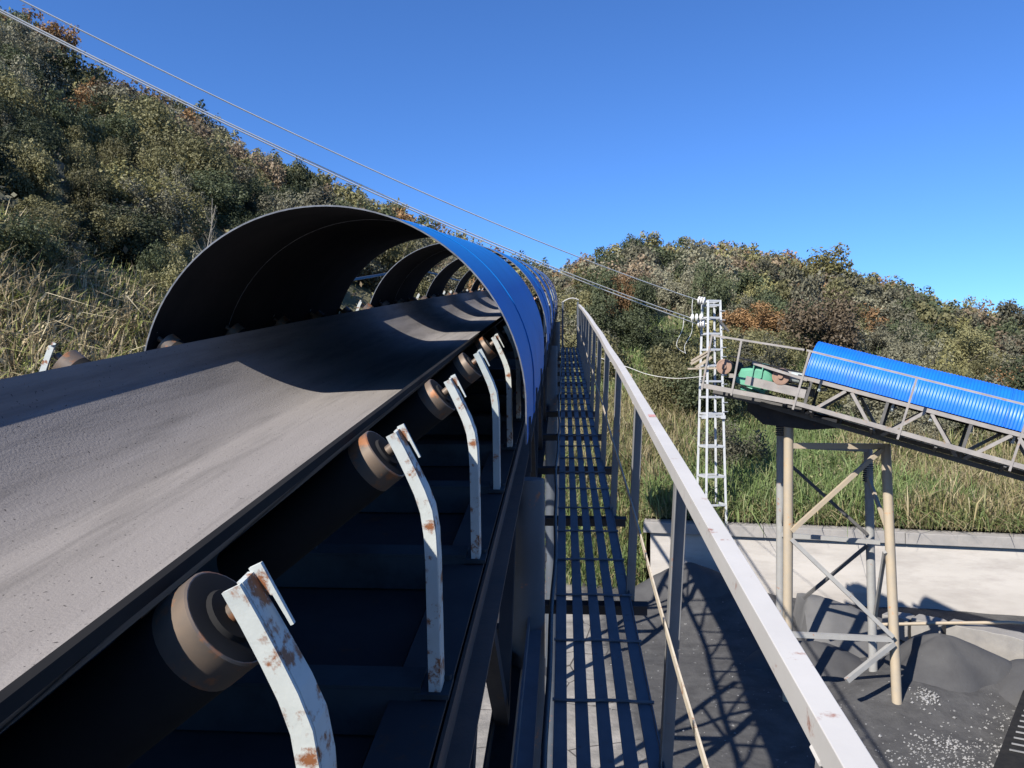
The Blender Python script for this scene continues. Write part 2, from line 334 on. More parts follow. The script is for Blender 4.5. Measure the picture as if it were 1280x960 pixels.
# idler stations (local frame: x right, y along, z normal)
def bracket_mesh():
    mb = MB()
    path = [(-.249, -.232), (-.236, -.258), (-.222, -.288), (-.209, -.318), (-.199, -.348), (-.1945, -.385), (-.193, -.43), (-.193, -.63)]
    wd = [.016, .016, .0165, .017, .018, .018, .018, .018]
    fl, fl2, wb, wb2 = [], [], [], []
    for i, (x, z) in enumerate(path):
        dpt = np.array(path[min(i + 1, len(path) - 1)]) - np.array(path[max(i - 1, 0)]); dpt /= np.linalg.norm(dpt); nrm = np.array([dpt[1], -dpt[0]])  # to the left of travel down = inner side
        L_ = (x + nrm[0] * wd[i], z + nrm[1] * wd[i]); fl.append((L_, (x, z)))
    rings = [[(l[0], 0, l[1]), (r[0], 0, r[1]), (r[0], .004, r[1]), (l[0], .004, l[1])] for l, r in fl]
    mb.loft(rings)
    dep = [.026, .028, .030, .033, .036, .038, .038, .038]
    rings = [[(r[0] - .004, .0042, r[1]), (r[0] + .0005, .0042, r[1]), (r[0] + .0005, dep[i], r[1]), (r[0] - .004, dep[i], r[1])] for i, (l, r) in enumerate(fl)]
    mb.loft(rings)
    # retaining plate and shaft slot lip at the head
    a, b_ = np.array((-.2485, -.231)), np.array((-.222, -.286)); dv = (b_ - a) / np.linalg.norm(b_ - a); nv = np.array([-dv[1], dv[0]])
    P = lambda s_, n_, y_: (a[0] + dv[0] * s_ + nv[0] * n_, y_, a[1] + dv[1] * s_ + nv[1] * n_)
    mb.loft([[P(a_, b_, .026), P(a_, c_, .026), P(a_, c_, .030), P(a_, b_, .030)] for a_, b_, c_ in ((-.003, -.003, .008), (.02, -.003, .008), (.024, .004, .008), (.052, .005, .008))])
    # foot bolted on the stringer
    mb.frame((-.206, .022, -.634), (.026, 0, 0), (0, .03, 0), (0, 0, .004), 1)
    mb.lathe((-.188, .04, -.63), (0, 0, 1), [(0, .007), (.008, .007)], 6, 1)
    return mb
br_me = bracket_mesh().mesh('bracket', [M['mint'], M['dusty']])
br2_me = bracket_mesh().mesh('bracket_worn', [M['mintd'], M['dusty']])
mbl = bracket_mesh(); mbl.v = [(2 * CX - x, y, z) for x, y, z in mbl.v]; mbl.f = [tuple(reversed(q)) for q in mbl.f]
brl_me = mbl.mesh('bracket_far', [M['mint'], M['dusty']])
TH = R(39); rax = np.array([math.cos(TH), 0, math.sin(TH)])
def roller_mesh(name, length, r=.043):
    mb = MB()
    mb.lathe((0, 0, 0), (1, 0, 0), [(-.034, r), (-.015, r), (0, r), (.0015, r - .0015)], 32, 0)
    mb.lathe((0, 0, 0), (1, 0, 0), [(-length, r - .004), (-length, r - .0002), (-.0335, r - .0002)], 32, 1)  # body coloured black to stand for the shade under the belt
    mb.lathe((0, 0, 0), (1, 0, 0), [(.0016, r - .0025), (.0020, r - .006), (.0022, .024), (.006, .022), (.006, .013)], 28, 1)  # end disc black too, in place of its unlit face
    mb.lathe((0, 0, 0), (1, 0, 0), [(.0062, .009), (.03, .009)], 12, 0)
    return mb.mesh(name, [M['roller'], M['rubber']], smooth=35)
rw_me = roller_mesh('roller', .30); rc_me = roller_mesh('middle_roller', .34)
xb = MB(); xb.box((2 * CX + .19, -.005, -.625), (-.215, .055, -.62)); xb.box((2 * CX + .19, .05, -.70), (-.215, .055, -.6255)); xb.box((2 * CX + .19, -.005, -.70), (-.215, 0, -.6255))
for xq in (CX - .19, CX + .19): xb.box((xq - .02, .02, -.62), (xq + .02, .03, -.54))
xb_me = xb.mesh('idler_frame', M['dusty'])
for i in range(-3, 28):
    d0 = .55 + .556 * i
    fr_o = place('idler_frame', xb_me, conv, W(0, d0, 0), CROT)
    def sub(name, me, loc, rot=(0, 0, 0)):
        o = bpy.data.objects.new(name, me); COL.objects.link(o); o.parent = fr_o; o.location = loc; o.rotation_euler = rot; return o
    sub('bracket', br2_me if i % 4 == 3 else br_me, (.008, 0, 0)); sub('bracket', brl_me, (-.116, -.15, .037))
    spin = random.uniform(0, 6.28)
    me4 = Matrix.Rotation(-TH, 4, 'Y') @ Matrix.Rotation(spin, 4, 'X')
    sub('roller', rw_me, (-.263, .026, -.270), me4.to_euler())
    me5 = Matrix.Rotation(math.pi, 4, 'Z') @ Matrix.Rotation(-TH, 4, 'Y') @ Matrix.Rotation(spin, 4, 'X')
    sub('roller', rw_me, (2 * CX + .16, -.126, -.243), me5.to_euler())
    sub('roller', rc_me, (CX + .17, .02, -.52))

# hoods
HX, HZ, HR = -.779, -.447, .656
def hood(d0, d1, seams, fray):
    a0, a1 = -.20, math.pi + .16; n = 56
    ds = sorted(set([round(v, 3) for v in lin(d0, d1, max(3, int((d1 - d0) / .2) + 1))]))
    mb = MB(); rings = []
    for d in ds:
        ring = []
        for j in range(n + 1):
            a = a0 + (a1 - a0) * j / n; x, z = HX + HR * math.cos(a), HZ + HR * math.sin(a)
            if a < 0: x, z = HX + HR, HZ + HR * a * 1.0
            if a > math.pi: x, z = HX - HR, HZ - HR * (a - math.pi)
            ring.append((x, z))
        rings.append(ring)
    def wob(d, j): return .004 * math.sin(d * 3.1 + j * .3)
    outer = [[W(HX + (x - HX) * (1 + wob(d, j) * .3), d, HZ + (z - HZ) * (1 + wob(d, j) * .3)) for j, (x, z) in enumerate(r)] for d, r in zip(ds, rings)]
    k = 1 - .004 / HR
    inner = [[W(HX + (x - HX) * k * (1 + wob(d, j) * .3), d, HZ + (z - HZ) * k * (1 + wob(d, j) * .3)) for j, (x, z) in enumerate(r)] for d, r in zip(ds, rings)]
    mb.loft(outer, False, False, 0); mb.loft([list(reversed(r)) for r in inner], False, False, 1)
    h = mb.build('hood', [M['blue'], M['hood_in']], conv, 60)
    # rolled rim at both ends and along the feet
    def rimstrip(name, d, w_, lift, mi):
        m2 = MB(); rr2 = [[], []]
        pr = []
        for j, (x, z) in enumerate(rings[0]):
            f1, f2 = 1 + lift, 1 - .0065
            pr.append([W(HX + (x - HX) * f1, d - w_, HZ + (z - HZ) * f1), W(HX + (x - HX) * f1, d + w_, HZ + (z - HZ) * f1), W(HX + (x - HX) * f2, d + w_, HZ + (z - HZ) * f2), W(HX + (x - HX) * f2, d - w_, HZ + (z - HZ) * f2)])
        m2.loft(pr); return m2.build(name, mi, h, 40)
    rimstrip('rim', d0, .0012, .0005, M['trim']); rimstrip('rim', d1, .0012, .0005, M['trim'])
    for sd in seams:                                          # overlap of two sheets, with a light gap where they do not quite meet
        m2 = MB(); pr = []
        for j in range(n + 1):
            x, z = rings[0][j]; pr.append([W(HX + (x - HX) * f, sd + o_, HZ + (z - HZ) * f) for f, o_ in ((1.006, -.04), (1.006, .03), (1.001, .03), (1.001, -.04))])
        m2.loft(pr); m2.build('lap_sheet', M['blue'], h, 40)
        m2 = MB(); pr = []
        for j in range(n + 1):
            x, z = rings[0][j]; pr.append([W(HX + (x - HX) * f, sd + o_, HZ + (z - HZ) * f) for f, o_ in ((.9895, -.0008), (.9895, .0008), (.9925, .0008), (.9925, -.0008))])
        m2.loft(pr); m2.build('seam_edge', M['trim'], h)
    for d in lin(d0 + .12, d1 - .12, max(2, int((d1 - d0) / .5))):
        for sx in (1, -1):
            m2 = MB(); x = HX + sx * (HR + .006); m2.bar(W(x, d, HZ - .06), W(x, d, -.70), .006, .03, EC); m2.build('foot_strap', M['dark'], h)
    return h
hood(2.58, 4.89, [3.22], 1); hood(5.68, 7.32, [6.5], 0); hood(8.03, 9.1, [], 0); hood(10.15, 10.95, [], 0); hood(11.9, 12.8, [], 0); hood(13.7, 14.7, [], 0)
hood(-3.6, -.25, [-2.4], 0)  # unseen hood behind the camera, brought forward to block skylight on the belt

# columns that carry the conveyor
def bent(d, top=-.886):
    for x in (-.156, 2 * CX + .156):
        p = W(x, d, top); mb = MB(); g = np.array([p[0], p[1], 0.])
        mb.lathe(g, (0, 0, 1), [(-.2, .075), (p[2] - .02, .075), (p[2], .072)], 28); mb.build('column', M['pipe'], conv, 40)
    a, b_ = W(-.156, d, top), W(2 * CX + .156, d, top)
    for z0, z1 in ((a[2] - 1.2, a[2] - 2.6), (a[2] - 2.6, a[2] - 4.0)):
        pa = lambda q, z: np.array([q[0], q[1], z])
        mb = MB(); mb.bar(pa(a, z0), pa(b_, z1), .07, .07, (0, 1, 0)); mb.build('brace', M['dark'], conv)
        mb = MB(); mb.bar(pa(b_, z0), pa(a, z1), .06, .06, (0, 1, 0)); mb.build('brace', M['dark'], conv)
        mb = MB(); mb.bar(pa(a, z1), pa(b_, z1), .1, .1, (0, 1, 0)); mb.build('tie_beam', M['dark'], conv)
bent(3.3); bent(9.8); bent(16.2)

# ------------------------------------------------------------------ walkway beside the conveyor
walk = thing('elevated_walkway', tuple(W(.13, 3, -1.6)), 'narrow walkway of dark flat bars with a pale angle-iron handrail beside the big belt', 'walkway')
DW = [-1 + .5 * i for i in range(38)]; DEND = DW[-1]
for i in range(5):
    x0 = -.035 + i * .0725
    mb = MB(); sweep(mb, rect(x0, x0 + .045, -1.506, -1.5), DW); mb.build('slat', M['walk'], walk, bevel=.0015)
mb = MB(); sweep(mb, [(.301, -1.545), (.306, -1.545), (.306, -1.497), (.301, -1.497)], DW); mb.build('edge_bar', M['walk'], walk)
mb = MB(); sweep(mb, [(-.15, -1.505), (-.094, -1.505), (-.094, -1.497), (-.142, -1.497), (-.142, -1.44), (-.15, -1.44)], [-1, 0, 1, 2, 3.15]); mb.build('side_angle', M['walk'], walk)
d = 1.68
while d < DEND:
    mb = MB(); mb.tube([W(-.04 + .352 * t, d + .004 * math.sin(t * 9 + d), -1.494) for t in lin(0, 1, 8)], .0065, 6); mb.build('cross_rod', M['walk'], walk)
    d += .46
POST = []
d = .91
while d < DEND + .2: POST.append(d); d += 1.32
for d in POST:
    mb = MB(); mb.box((0, 0, 0), (.001, .001, .001)); mb = MB()
    c = W(.06, d, -1.55); mb.frame(c, EX * .33, EC * .028, EZ * .003); mb.frame(c - EZ * .034 + EC * .025, EX * .33, EC * .003, EZ * .031); mb.build('support_beam', M['dark'], walk)
    # angle-iron post: one leg along the walkway on the left, the other across at its far end
    xt, xb_ = .318, .288; zt_, zb = -.60, -1.58
    mb = MB()
    def ring(x, z): return [W(x + a_, d + b_, z) for a_, b_ in ((0, 0), (.0045, 0), (.0045, .0365), (.042, .0365), (.042, .041), (0, .041))]
    mb.loft([ring(xb_, zb), ring(xt, zt_)]); mb.build('post', M['post'], walk, bevel=.0012)
DR = [-.6] + [v for v in DW if v > -.6]
mb = MB(); mb.loft([[W(x + .0022 * math.sin(d * 1.9), d, z + .002 * math.sin(d * 2.7 + 1)) for x, z in [(.309, -.600), (.3135, -.600), (.3135, -.5595), (.348, -.5595), (.348, -.555), (.309, -.555)]] for d in lin(-.6, DEND, 75)]); mb.build('handrail', M['rail'], walk, bevel=.0012)
mb = MB(); mb.loft([[W(.298 + a_ + .003 * math.sin(d * 2.3), d, -1.06 + b_ + .006 * math.sin(d * 1.7)) for a_, b_ in ((0, 0), (.005, 0), (.005, .024), (0, .024))] for d in DR]); mb.build('knee_rail', M['knee'], walk)
M['red'] = mat('faded_red_paint', (.40, .16, .14), (.44, .30, .28), 60, .6)
mb = MB(); mb.frame(W(.331, 2.98, -.5522), EX * .013, EC * .02, EZ * .0008); mb.build('paint_mark', M['red'], walk)
for d in POST:
    mb = MB(); mb.tube([W(.3125, d + .004 + .034 * t, -.6015) for t in lin(0, 1, 5)], .004, 6); mb.build('weld_bead', M['rail'], walk)
# closed end
for x in (-.03, .3):
    mb = MB(); mb.bar(W(x, DEND, -1.6), W(x, DEND, -.5), .04, .04, EX); mb.build('end_post', M['walk'], walk)
mb = MB(); mb.tube([W(-.05 + .37 * t, DEND, -.52 + .10 * math.sin(math.pi * t * .8)) for t in lin(0, 1, 8)], .012, 6); mb.build('end_bar', M['rail'], walk)
mb = MB(); mb.tube([W(-.03 + .33 * t, DEND, -1.25 - .18 * math.sin(math.pi * t)) for t in lin(0, 1, 8)], .01, 6); mb.build('end_chain', M['cable'], walk)
mb = MB(); mb.tube([W(-.053 + .006 * math.sin(d * 1.9) + .004 * math.sin(d * 5.1), d, -1.488 + .003 * math.sin(d * 3.3)) for d in lin(-1, 17.4, 90)], .0105, 10)
tag(mb.build('conduit', M['cable'], None, 50), 'thin dark conduit running along the left edge of the slatted walkway', 'conduit')
mb = MB(); mb.tube([W(-1.62, d, -.02 - .05 * math.sin((d - 3) * .8)) for d in lin(5.0, 13.5, 40)], .012, 8)
tag(mb.build('cable', M['cable'], None, 50), 'black cable strung along the far side of the hoods, seen through their gaps', 'cable')

# ------------------------------------------------------------------ white retaining wall
a3 = lambda p, z: np.array([p[0], p[1], z])
wa, wd_ = WALL_A, WALL_A + WALL_D * 22
wall = thing('retaining_wall', (wa[0], wa[1], 0), 'long white plastered retaining wall with grey concrete coping at the hill foot', 'wall')
mb = MB(); nn = a3(-WALL_N, 0)
pts = [(wa + WALL_D * (.14 if s_ == 0 else s_)) for s_ in np.linspace(0, 22, 45)]
mb.loft([[a3(p, -.2), a3(p, 1.74), a3(p - WALL_N * .3, 1.74), a3(p - WALL_N * .3, -.2)] for p in pts]); mb.build('wall_face', M['plaster'], wall)
s0 = -.05
for L_ in (3.3, 3.6, 3.4, 3.8, 3.6, 4.0):
    p, q = wa + WALL_D * s0 + WALL_N * .02, wa + WALL_D * (s0 + L_ - .012) + WALL_N * .02
    mb = MB(); dz = random.uniform(-.015, .015)
    mb.loft([[a3(x + WALL_N * .10, 1.745), a3(x + WALL_N * .10, 2.05 + dz), a3(x - WALL_N * .5, 2.06 + dz), a3(x - WALL_N * .5, 1.745)] for x in (p, q)]); mb.build('coping', M['coping'], wall, bevel=.012)
    s0 += L_

# ------------------------------------------------------------------ second conveyor, on the right
c2d = np.array([.8836, -.468, 0]); c2n = np.array([-.468, -.8836, 0]); th2 = R(15.8); up = np.array([0, 0, 1.])
def mk(O, th):
    ds_ = c2d * math.cos(th) - up * math.sin(th); du = c2d * math.sin(th) + up * math.cos(th)
    return (lambda s_, t_, u_: O + ds_ * s_ + c2n * t_ + du * u_), ds_, du
du_ = c2d * math.sin(th2) + up * math.cos(th2)
O2 = np.array([5.6 + .16, 15. - .08, 6.80]) - .66 * du_
F, FS, FU = mk(O2, th2)
G, GS, GU = mk(O2, R(10.5))                                   # flatter head with the drive
cv2 = thing('belt_conveyor', (5.6, 15, 0), 'smaller inclined conveyor on the right under a corrugated blue hood with pale truss and handrail', 'conveyor')
SE = 9.
# corrugated hood in three lengths
hs_ = 0.
for L_ in (3.2, 3.0, 2.9):
    mb = MB(); rings = []; rin = []; n = 28
    ss = np.arange(hs_, hs_ + L_ + .001, .0125)
    for s_ in ss:
        dr = .0065 * math.sin(s_ * 2 * math.pi / .05) + .004 * math.sin(s_ * 2.3 + 1)
        ro, ri = [], []
        for j in range(n + 1):
            a_ = math.pi * j / n
            for rad, lst in ((.585 + dr, ro), (.581 + dr, ri)): lst.append(F(s_, rad * math.cos(a_), .07 + rad * math.sin(a_)) if 0 < j < n else F(s_, rad * math.cos(a_), 0))
        rings.append(ro); rin.append(list(reversed(ri)))
    mb.loft(rings, False, False, 0); mb.loft(rin, False, False, 1)
    mb.build('corrugated_hood', [M['bluec'], M['hood_in']], cv2, 80)
    hs_ += L_ + .004
def p2(name, m, fn, *a, bevel=0, smooth=False):
    mb = MB(); fn(mb, *a); return mb.build(name, m, cv2, smooth, bevel)
for t_ in (.62, -.62):
    p2('top_chord', M['steel2'], lambda m_: m_.bar(F(-.1, t_, -.05), F(SE, t_, -.05), .07, .07, FU))
    p2('bottom_chord', M['steel2d'], lambda m_: m_.bar(F(-.6, t_, -.72), F(SE, t_, -.72), .08, .08, FU))
    for i in range(7):
        s_ = .15 + i * 1.3
        p2('truss_diagonal', M['steel2'], lambda m_: m_.bar(F(s_ + .06, t_, -.68), F(s_ + .6, t_, -.09), .055, .055, c2n))
        p2('truss_diagonal', M['steel2'], lambda m_: m_.bar(F(s_ + .7, t_, -.09), F(s_ + 1.24, t_, -.68), .055, .055, c2n))
        p2('truss_post', M['steel2d'], lambda m_: m_.bar(F(s_, t_, -.68), F(s_, t_, -.09), .05, .05, c2n))
for i in range(14):
    s_ = .3 + i * .62
    p2('idler', M['mintd'], lambda m_: (m_.bar(F(s_, -.5, -.2), F(s_, .5, -.2), .05, .05, FU), m_.bar(F(s_, .5, -.2), F(s_, .56, -.02), .04, .04, FS), m_.bar(F(s_, -.5, -.2), F(s_, -.56, -.02), .04, .04, FS)))
p2('belt', M['rubber'], lambda m_: m_.loft([[F(s_, t_, u_) for t_, u_ in ((-.45, 0), (-.2, -.12), (.2, -.12), (.45, 0), (.45, -.015), (.2, -.135), (-.2, -.135), (-.45, -.015))] for s_ in (0, SE)]))
p2('return_belt', M['rubber'], lambda m_: m_.bar(F(-.8, 0, -.6), F(SE, 0, -.6), .85, .014, FU))
# walkway and handrail in front
p2('walkway_stringer', M['steel2'], lambda m_: m_.bar(F(0, 1.2, -.50), F(SE, 1.2, -.50), .05, .075, FU))
p2('walkway_plate', M['steel2d'], lambda m_: m_.bar(F(0, .93, -.53), F(SE, .93, -.53), .5, .012, FU))
for i in range(9): p2('walkway_bracket', M['steel2d'], lambda m_: m_.bar(F(.35 + i, .6, -.70), F(.35 + i, 1.18, -.56), .04, .05, FU))
for s_ in (.06, 1.78, 3.42, 5.1, 6.8): p2('rail_post', M['steel2'], lambda m_: m_.bar(F(s_, 1.22, -.62), F(s_, 1.22, .42), .035, .035, c2n))
p2('handrail', M['steel2'], lambda m_: m_.bar(F(0, 1.22, .44), F(SE, 1.22, .44), .035, .035, c2n))
H = lambda s_, t_, u_: G(s_ * .84, t_, u_)
# head section
p2('walkway_stringer', M['steel2'], lambda m_: m_.bar(H(-1.98, 1.2, -.50), H(0, 1.2, -.50), .06, .085, GU))
p2('walkway_plate', M['steel2d'], lambda m_: m_.bar(H(-1.98, .93, -.53), H(0, .93, -.53), .5, .012, GU))
for s_ in (-1.95, -1.3): p2('rail_post', M['steel2'], lambda m_: m_.bar(H(s_, 1.22, -.58), H(s_, 1.22, .42), .035, .035, c2n))
p2('handrail', M['steel2'], lambda m_: m_.bar(H(-1.97, 1.22, .44), H(0, 1.22, .44), .035, .035, c2n))
p2('drive_beam', M['steel2'], lambda m_: m_.bar(H(-1.2, .62, -.28), H(.1, .62, -.34), .08, .16, GU))
p2('drive_beam', M['steel2'], lambda m_: m_.bar(H(-1.9, -.62, -.28), H(.1, -.62, -.34), .08, .16, GU))
p2('drive_frame', M['steel2d'], lambda m_: (m_.bar(H(-1.9, .5, -.62), H(.1, .5, -.66), .06, .1, GU), m_.bar(H(-1.9, -.5, -.62), H(.1, -.5, -.66), .06, .1, GU), m_.bar(H(-1.5, -.5, -.6), H(-1.5, .6, -.6), .06, .08, GU), m_.bar(H(-.3, -.5, -.6), H(-.3, .6, -.6), .06, .08, GU)))
p2('slant_bar', M['steel2'], lambda m_: m_.bar(H(-1.1, .75, .06), H(.1, .75, -.08), .04, .05, GU))
def guard(m_):                                                # domed gearbox cover
    rings = []
    for s_, u_, wd2 in ((-1.52, -.24, .16), (-1.45, -.02, .26), (-1.25, .10, .30), (-1.05, .17, .31), (-.9, .16, .31), (-.78, .04, .29), (-.72, -.06, .26), (-.70, -.24, .24)):
        rings.append([H(s_, t_ * wd2, -.25 + (u_ + .25) * .78 * k_) for t_, k_ in ((-1, 0), (-1, .55), (-.75, .88), (-.3, 1), (.3, 1), (.75, .88), (1, .55), (1, 0))])
    m_.loft(rings)
gd = p2('gearbox_cover', M['green'], guard, smooth=30)
for s_ in (-1.15, -.95):
    m2 = MB(); m2.bar(H(s_, .33, -.24), H(s_, .33, .06), .02, .03, c2n); m2.build('cover_rib', M['green'], gd)
p2('gearbox', M['green'], lambda m_: (m_.bar(H(-1.5, 0, -.32), H(-.75, 0, -.34), .62, .14, GU), m_.bar(H(-1.35, .1, -.45), H(-.8, .1, -.46), .5, .08, GU)), bevel=.015)
for s_, r_ in ((-1.72, .145), (-.47, .155)):
    pl = p2('pulley_disc', M['rustdisc'], lambda m_: m_.lathe(H(s_, .62, -.1), c2n, [(-.03, r_ * .9), (-.02, r_), (.05, r_), (.055, r_ * .8), (.05, r_ * .78), (.055, .05), (.09, .045)], 24), smooth=35)
    p2('drum', M['dark'], lambda m_: m_.lathe(H(s_, -.5, -.1), c2n, [(0, .125), (1.0, .125)], 20), smooth=35)
p2('motor', M['mintd'], lambda m_: m_.lathe(H(-.28, .45, -.08), GS, [(-.12, .06), (-.1, .1), (.2, .1), (.22, .06)], 16), smooth=35)
p2('belt_over_drive', M['rubber'], lambda m_: (m_.bar(H(-1.75, 0, .11), H(.2, 0, .0), .85, .014, GU), m_.bar(H(-1.75, 0, -.32), H(-.3, 0, -.6), .85, .014, GU)))
p2('chute', M['dark'], lambda m_: m_.loft([[H(s_, t_, u_) for t_, u_ in ((-.5, -.70), (.45, -.70), (.4, b_), (-.45, b_))] for s_, b_ in ((-1.1, -.85), (-.7, -1.05), (.3, -.98), (.8, -.86))]))

# trestle under it
tr = thing('support_trestle', (6.7, 15, 0), 'pipe trestle with crossed braces standing in the coal under the right-hand conveyor', 'trestle')
def gp(x, y, Y): return np.array([(x - 640) / 995 * Y, Y, 6 - (y - 480) / 995 * Y])
fl_, fr_ = (gp(984, 868, 14.9), gp(986, 505, 14.9)), (gp(1122, 882, 14.5), gp(1107, 556, 14.9))
bl_, br_ = (gp(975, 838, 16.3), gp(976, 512, 16.3)), (gp(1092, 838, 16.0), gp(1085, 560, 16.2))
def tp(name, m, p, q, r_):
    mb = MB(); mb.tube([p, q], r_, 14); return mb.build(name, m, tr, 40)
tp('leg', M['leg2'], fl_[0] - (0, 0, .3), fl_[1], .088); tp('leg', M['leg2'], fr_[0] - (0, 0, .2), fr_[1] + (0, 0, .02), .088)
tp('leg', M['leg3'], bl_[0] - (0, 0, .3), bl_[1], .085); b4 = tp('leg', M['leg3'], br_[0] - (0, 0, .3), br_[1], .085)
for q, z0 in ((fl_[1], .0), (bl_[1], -.15), (br_[1], -.3)):
    for k in range(9):
        mb = MB(); a_ = q + (0, 0, z0 - .03 - k * .042); mb.lathe(a_, (0, 0, 1), [(-.012, .096), (0, .108), (.012, .096)], 14); mb.build('spiral_wrap', M['dark'], tr, 60)
def bt(name, p, q, w_=.07, m=None):
    mb = MB(); mb.bar(p, q, w_, w_, (0, 1, .01)); mb.build(name, m or M['leg3'], tr)
on = lambda P, k: P[0] + (P[1] - P[0]) * k
bt('cross_beam', gp(990, 557, 14.9), gp(1104, 558, 14.86), .10, M['leg2']); bt('cross_beam', gp(980, 557, 16.3), gp(1084, 562, 16.1), .09)
bt('brace', gp(989, 664, 14.83), gp(1102, 562, 14.75), .075, M['leg2']); bt('brace', gp(989, 674, 14.8), gp(1116, 796, 14.45), .075)
bt('brace', gp(979, 573, 16.25), gp(1084, 668, 16.05), .06, M['steel2d']); bt('brace', gp(1004, 748, 16.25), gp(1084, 682, 16.0), .06, M['steel2d'])
bt('tie_beam', gp(977, 668, 16.2), gp(1100, 678, 15.6), .08); bt('tie_beam', gp(990, 793, 14.75), gp(1116, 799, 14.5), .09)
bt('brace', gp(1058, 851, 14.2), gp(1117, 804, 14.5), .085); bt('brace', gp(1086, 598, 16.1), gp(1110, 664, 14.75), .06, M['leg2']); bt('brace', gp(1106, 690, 14.7), gp(1093, 775, 16.0), .06)
bt('brace', gp(986, 570, 14.9), gp(978, 660, 16.3), .05)

# ------------------------------------------------------------------ lattice pole and wires
TY = 22.75; tb = np.array([(889 - 640) / 995 * TY, TY, 2.0]); ztop = 6 + 104 / 995 * TY
pole = thing('lattice_pole', tuple(tb), 'white square lattice pole standing behind the retaining wall', 'pole')
def hwid(z): return np.interp(z, [2, ztop], [.315, .185])
def corner(i, z):
    c_, s_ = math.cos(R(12)), math.sin(R(12)); a_, b_ = ((-1, -1), (1, -1), (1, 1), (-1, 1))[i]; h = hwid(z)
    return np.array([tb[0] + (a_ * c_ - b_ * s_) * h, tb[1] + (a_ * s_ + b_ * c_) * h, z])
for i in range(4):
    mb = MB(); p, q = corner(i, 1.8), corner(i, ztop); mb.bar(p, q, .062, .062, (.2, 1, 0)); mb.build('leg', M['white'], pole)
zz = [ztop - .02, ztop - .14, ztop - .5, ztop - .95, ztop - 1.4, ztop - 1.85, ztop - 2.3, ztop - 2.75, ztop - 3.22, ztop - 3.3, ztop - 4.15, ztop - 5.0, ztop - 5.8]
for z in zz:
    for i in range(4):
        mb = MB(); mb.bar(corner(i, z), corner((i + 1) % 4, z), .055, .055, (0, 0, 1)); mb.build('rung', M['white'], pole)
for k in range(12):
    z = ztop - .3 - k * .26; c_ = corner(1, z); mb = MB(); mb.bar(c_ - (.02, .05, 0), c_ + (.13, 0, 0), .02, .02, (0, 0, 1)); mb.build('step_bolt', M['white'], pole)
for sgn in (-1, 1):
    mb = MB(); mb.frame(tb + (0, 0, ztop - 5.31) + np.array([sgn * .27, -.25, 0]), (.06, 0, 0), (0, .05, 0), (0, 0, .05)); mb.build('joint_plate', M['white'], pole)
for k, (dx, dz, ln) in enumerate(((-.42, .02, .55), (-.38, .1, .6), (-.3, -.08, .5))):
    mb = MB(); p = tb + (dx, -.35, (6 + 28 / 995 * TY) - 2.0 + dz + .05); mb.bar(p - (ln / 2 * .9, 0, .15), p + (ln / 2 * .9, 0, .15), .07, .06, (0, 1, 0)); mb.build('board', M['wood'], pole)
mb = MB(); mb.bar(tb + (-.75, -.35, 4.43), tb + (.3, -.35, 4.45), .05, .05, (0, 1, 0)); mb.build('crossarm', M['wood'], pole)
mb = MB(); mb.bar(tb + (.12, -.3, ztop - 2.55), tb + (.42, -.3, ztop - 2.9), .06, .06, (0, 1, 0)); mb.build('stub_arm', M['steel2d'], pole)
def wire(name, p, q, sag, r_, label, n=40):
    pts = [p + (q - p) * t - np.array([0, 0, sag * 4 * t * (1 - t)]) for t in lin(0, 1, n)]
    mb = MB(); mb.tube(pts, r_, 6); return tag(mb.build(name, M['wire'], None, 60), label, 'wire')
WT = [gp(872, 375, TY - .1), gp(862, 397, TY - .2), gp(872, 405, TY - .1)]
names = ('topmost wire running from the lattice pole across the sky to upper left', 'upper of the paired wires from the lattice pole across the blue sky', 'lower of the paired wires from the lattice pole across the blue sky')
ends = [(-34, 0, 26.5), (-34, -1, 24.2), (-34, -.2, 24.0)]
def sagfit(px, py, Y): return gp(px, py, Y)
for k in range(3):
    p = WT[k]
    # far end lies well to the left, behind the camera's left edge
    up_ = np.array([0, 0, .75 * 4 * .645 * .355])
    e = [(sagfit(26, 0, 13.) + up_ - p) * 1.55 + p, (sagfit(0, 12, 13.) + up_ - p) * 1.55 + p, (sagfit(0, 15, 13.6) + up_ - p) * 1.55 + p][k]
    wire('power_line', p, e, .75, .014 if k else .013, names[k])
    mb = MB(); dv = (e - p) / np.linalg.norm(e - p); tip = corner(0, min(p[2], ztop - .05))
    st = thing('insulator_string', tuple(p), ('pale disc insulators at the top left corner of the lattice pole', 'pale disc insulators farthest left of the lattice pole', 'pale disc insulators just below the pole top, near the handrail corner')[k], 'insulator', 'insulators on the lattice pole')
    mb = MB(); mb.tube([p, tip], .018, 6); mb.build('rod', M['ins'], st)
    for f_ in (.15, .38, .61):
        mb = MB(); mb.lathe(p + (tip - p) * f_, tip - p, [(-.05, .03), (-.02, .11), (.02, .11), (.03, .03)], 14); mb.build('disc', M['ins'], st, 40)
def loop(label, P, r_=.008):
    P = [np.array(p, float) for p in P]; pts = []
    for i in range(len(P) - 1):
        a, b_, c_, d_ = P[max(i - 1, 0)], P[i], P[i + 1], P[min(i + 2, len(P) - 1)]
        for t in lin(0, 1, 8)[:-1]: pts.append(.5 * (2 * b_ + (c_ - a) * t + (2 * a - 5 * b_ + 4 * c_ - d_) * t * t + (3 * b_ - a - 3 * c_ + d_) * t ** 3))
    mb = MB(); mb.tube(pts + [P[-1]], r_, 6); return tag(mb.build('jumper_wire', M['wire'], None, 60), label, 'wire')
loop('short jumper wire hanging from the topmost insulators', [gp(866, 374, TY), gp(865, 385, TY), gp(866, 396, TY)])
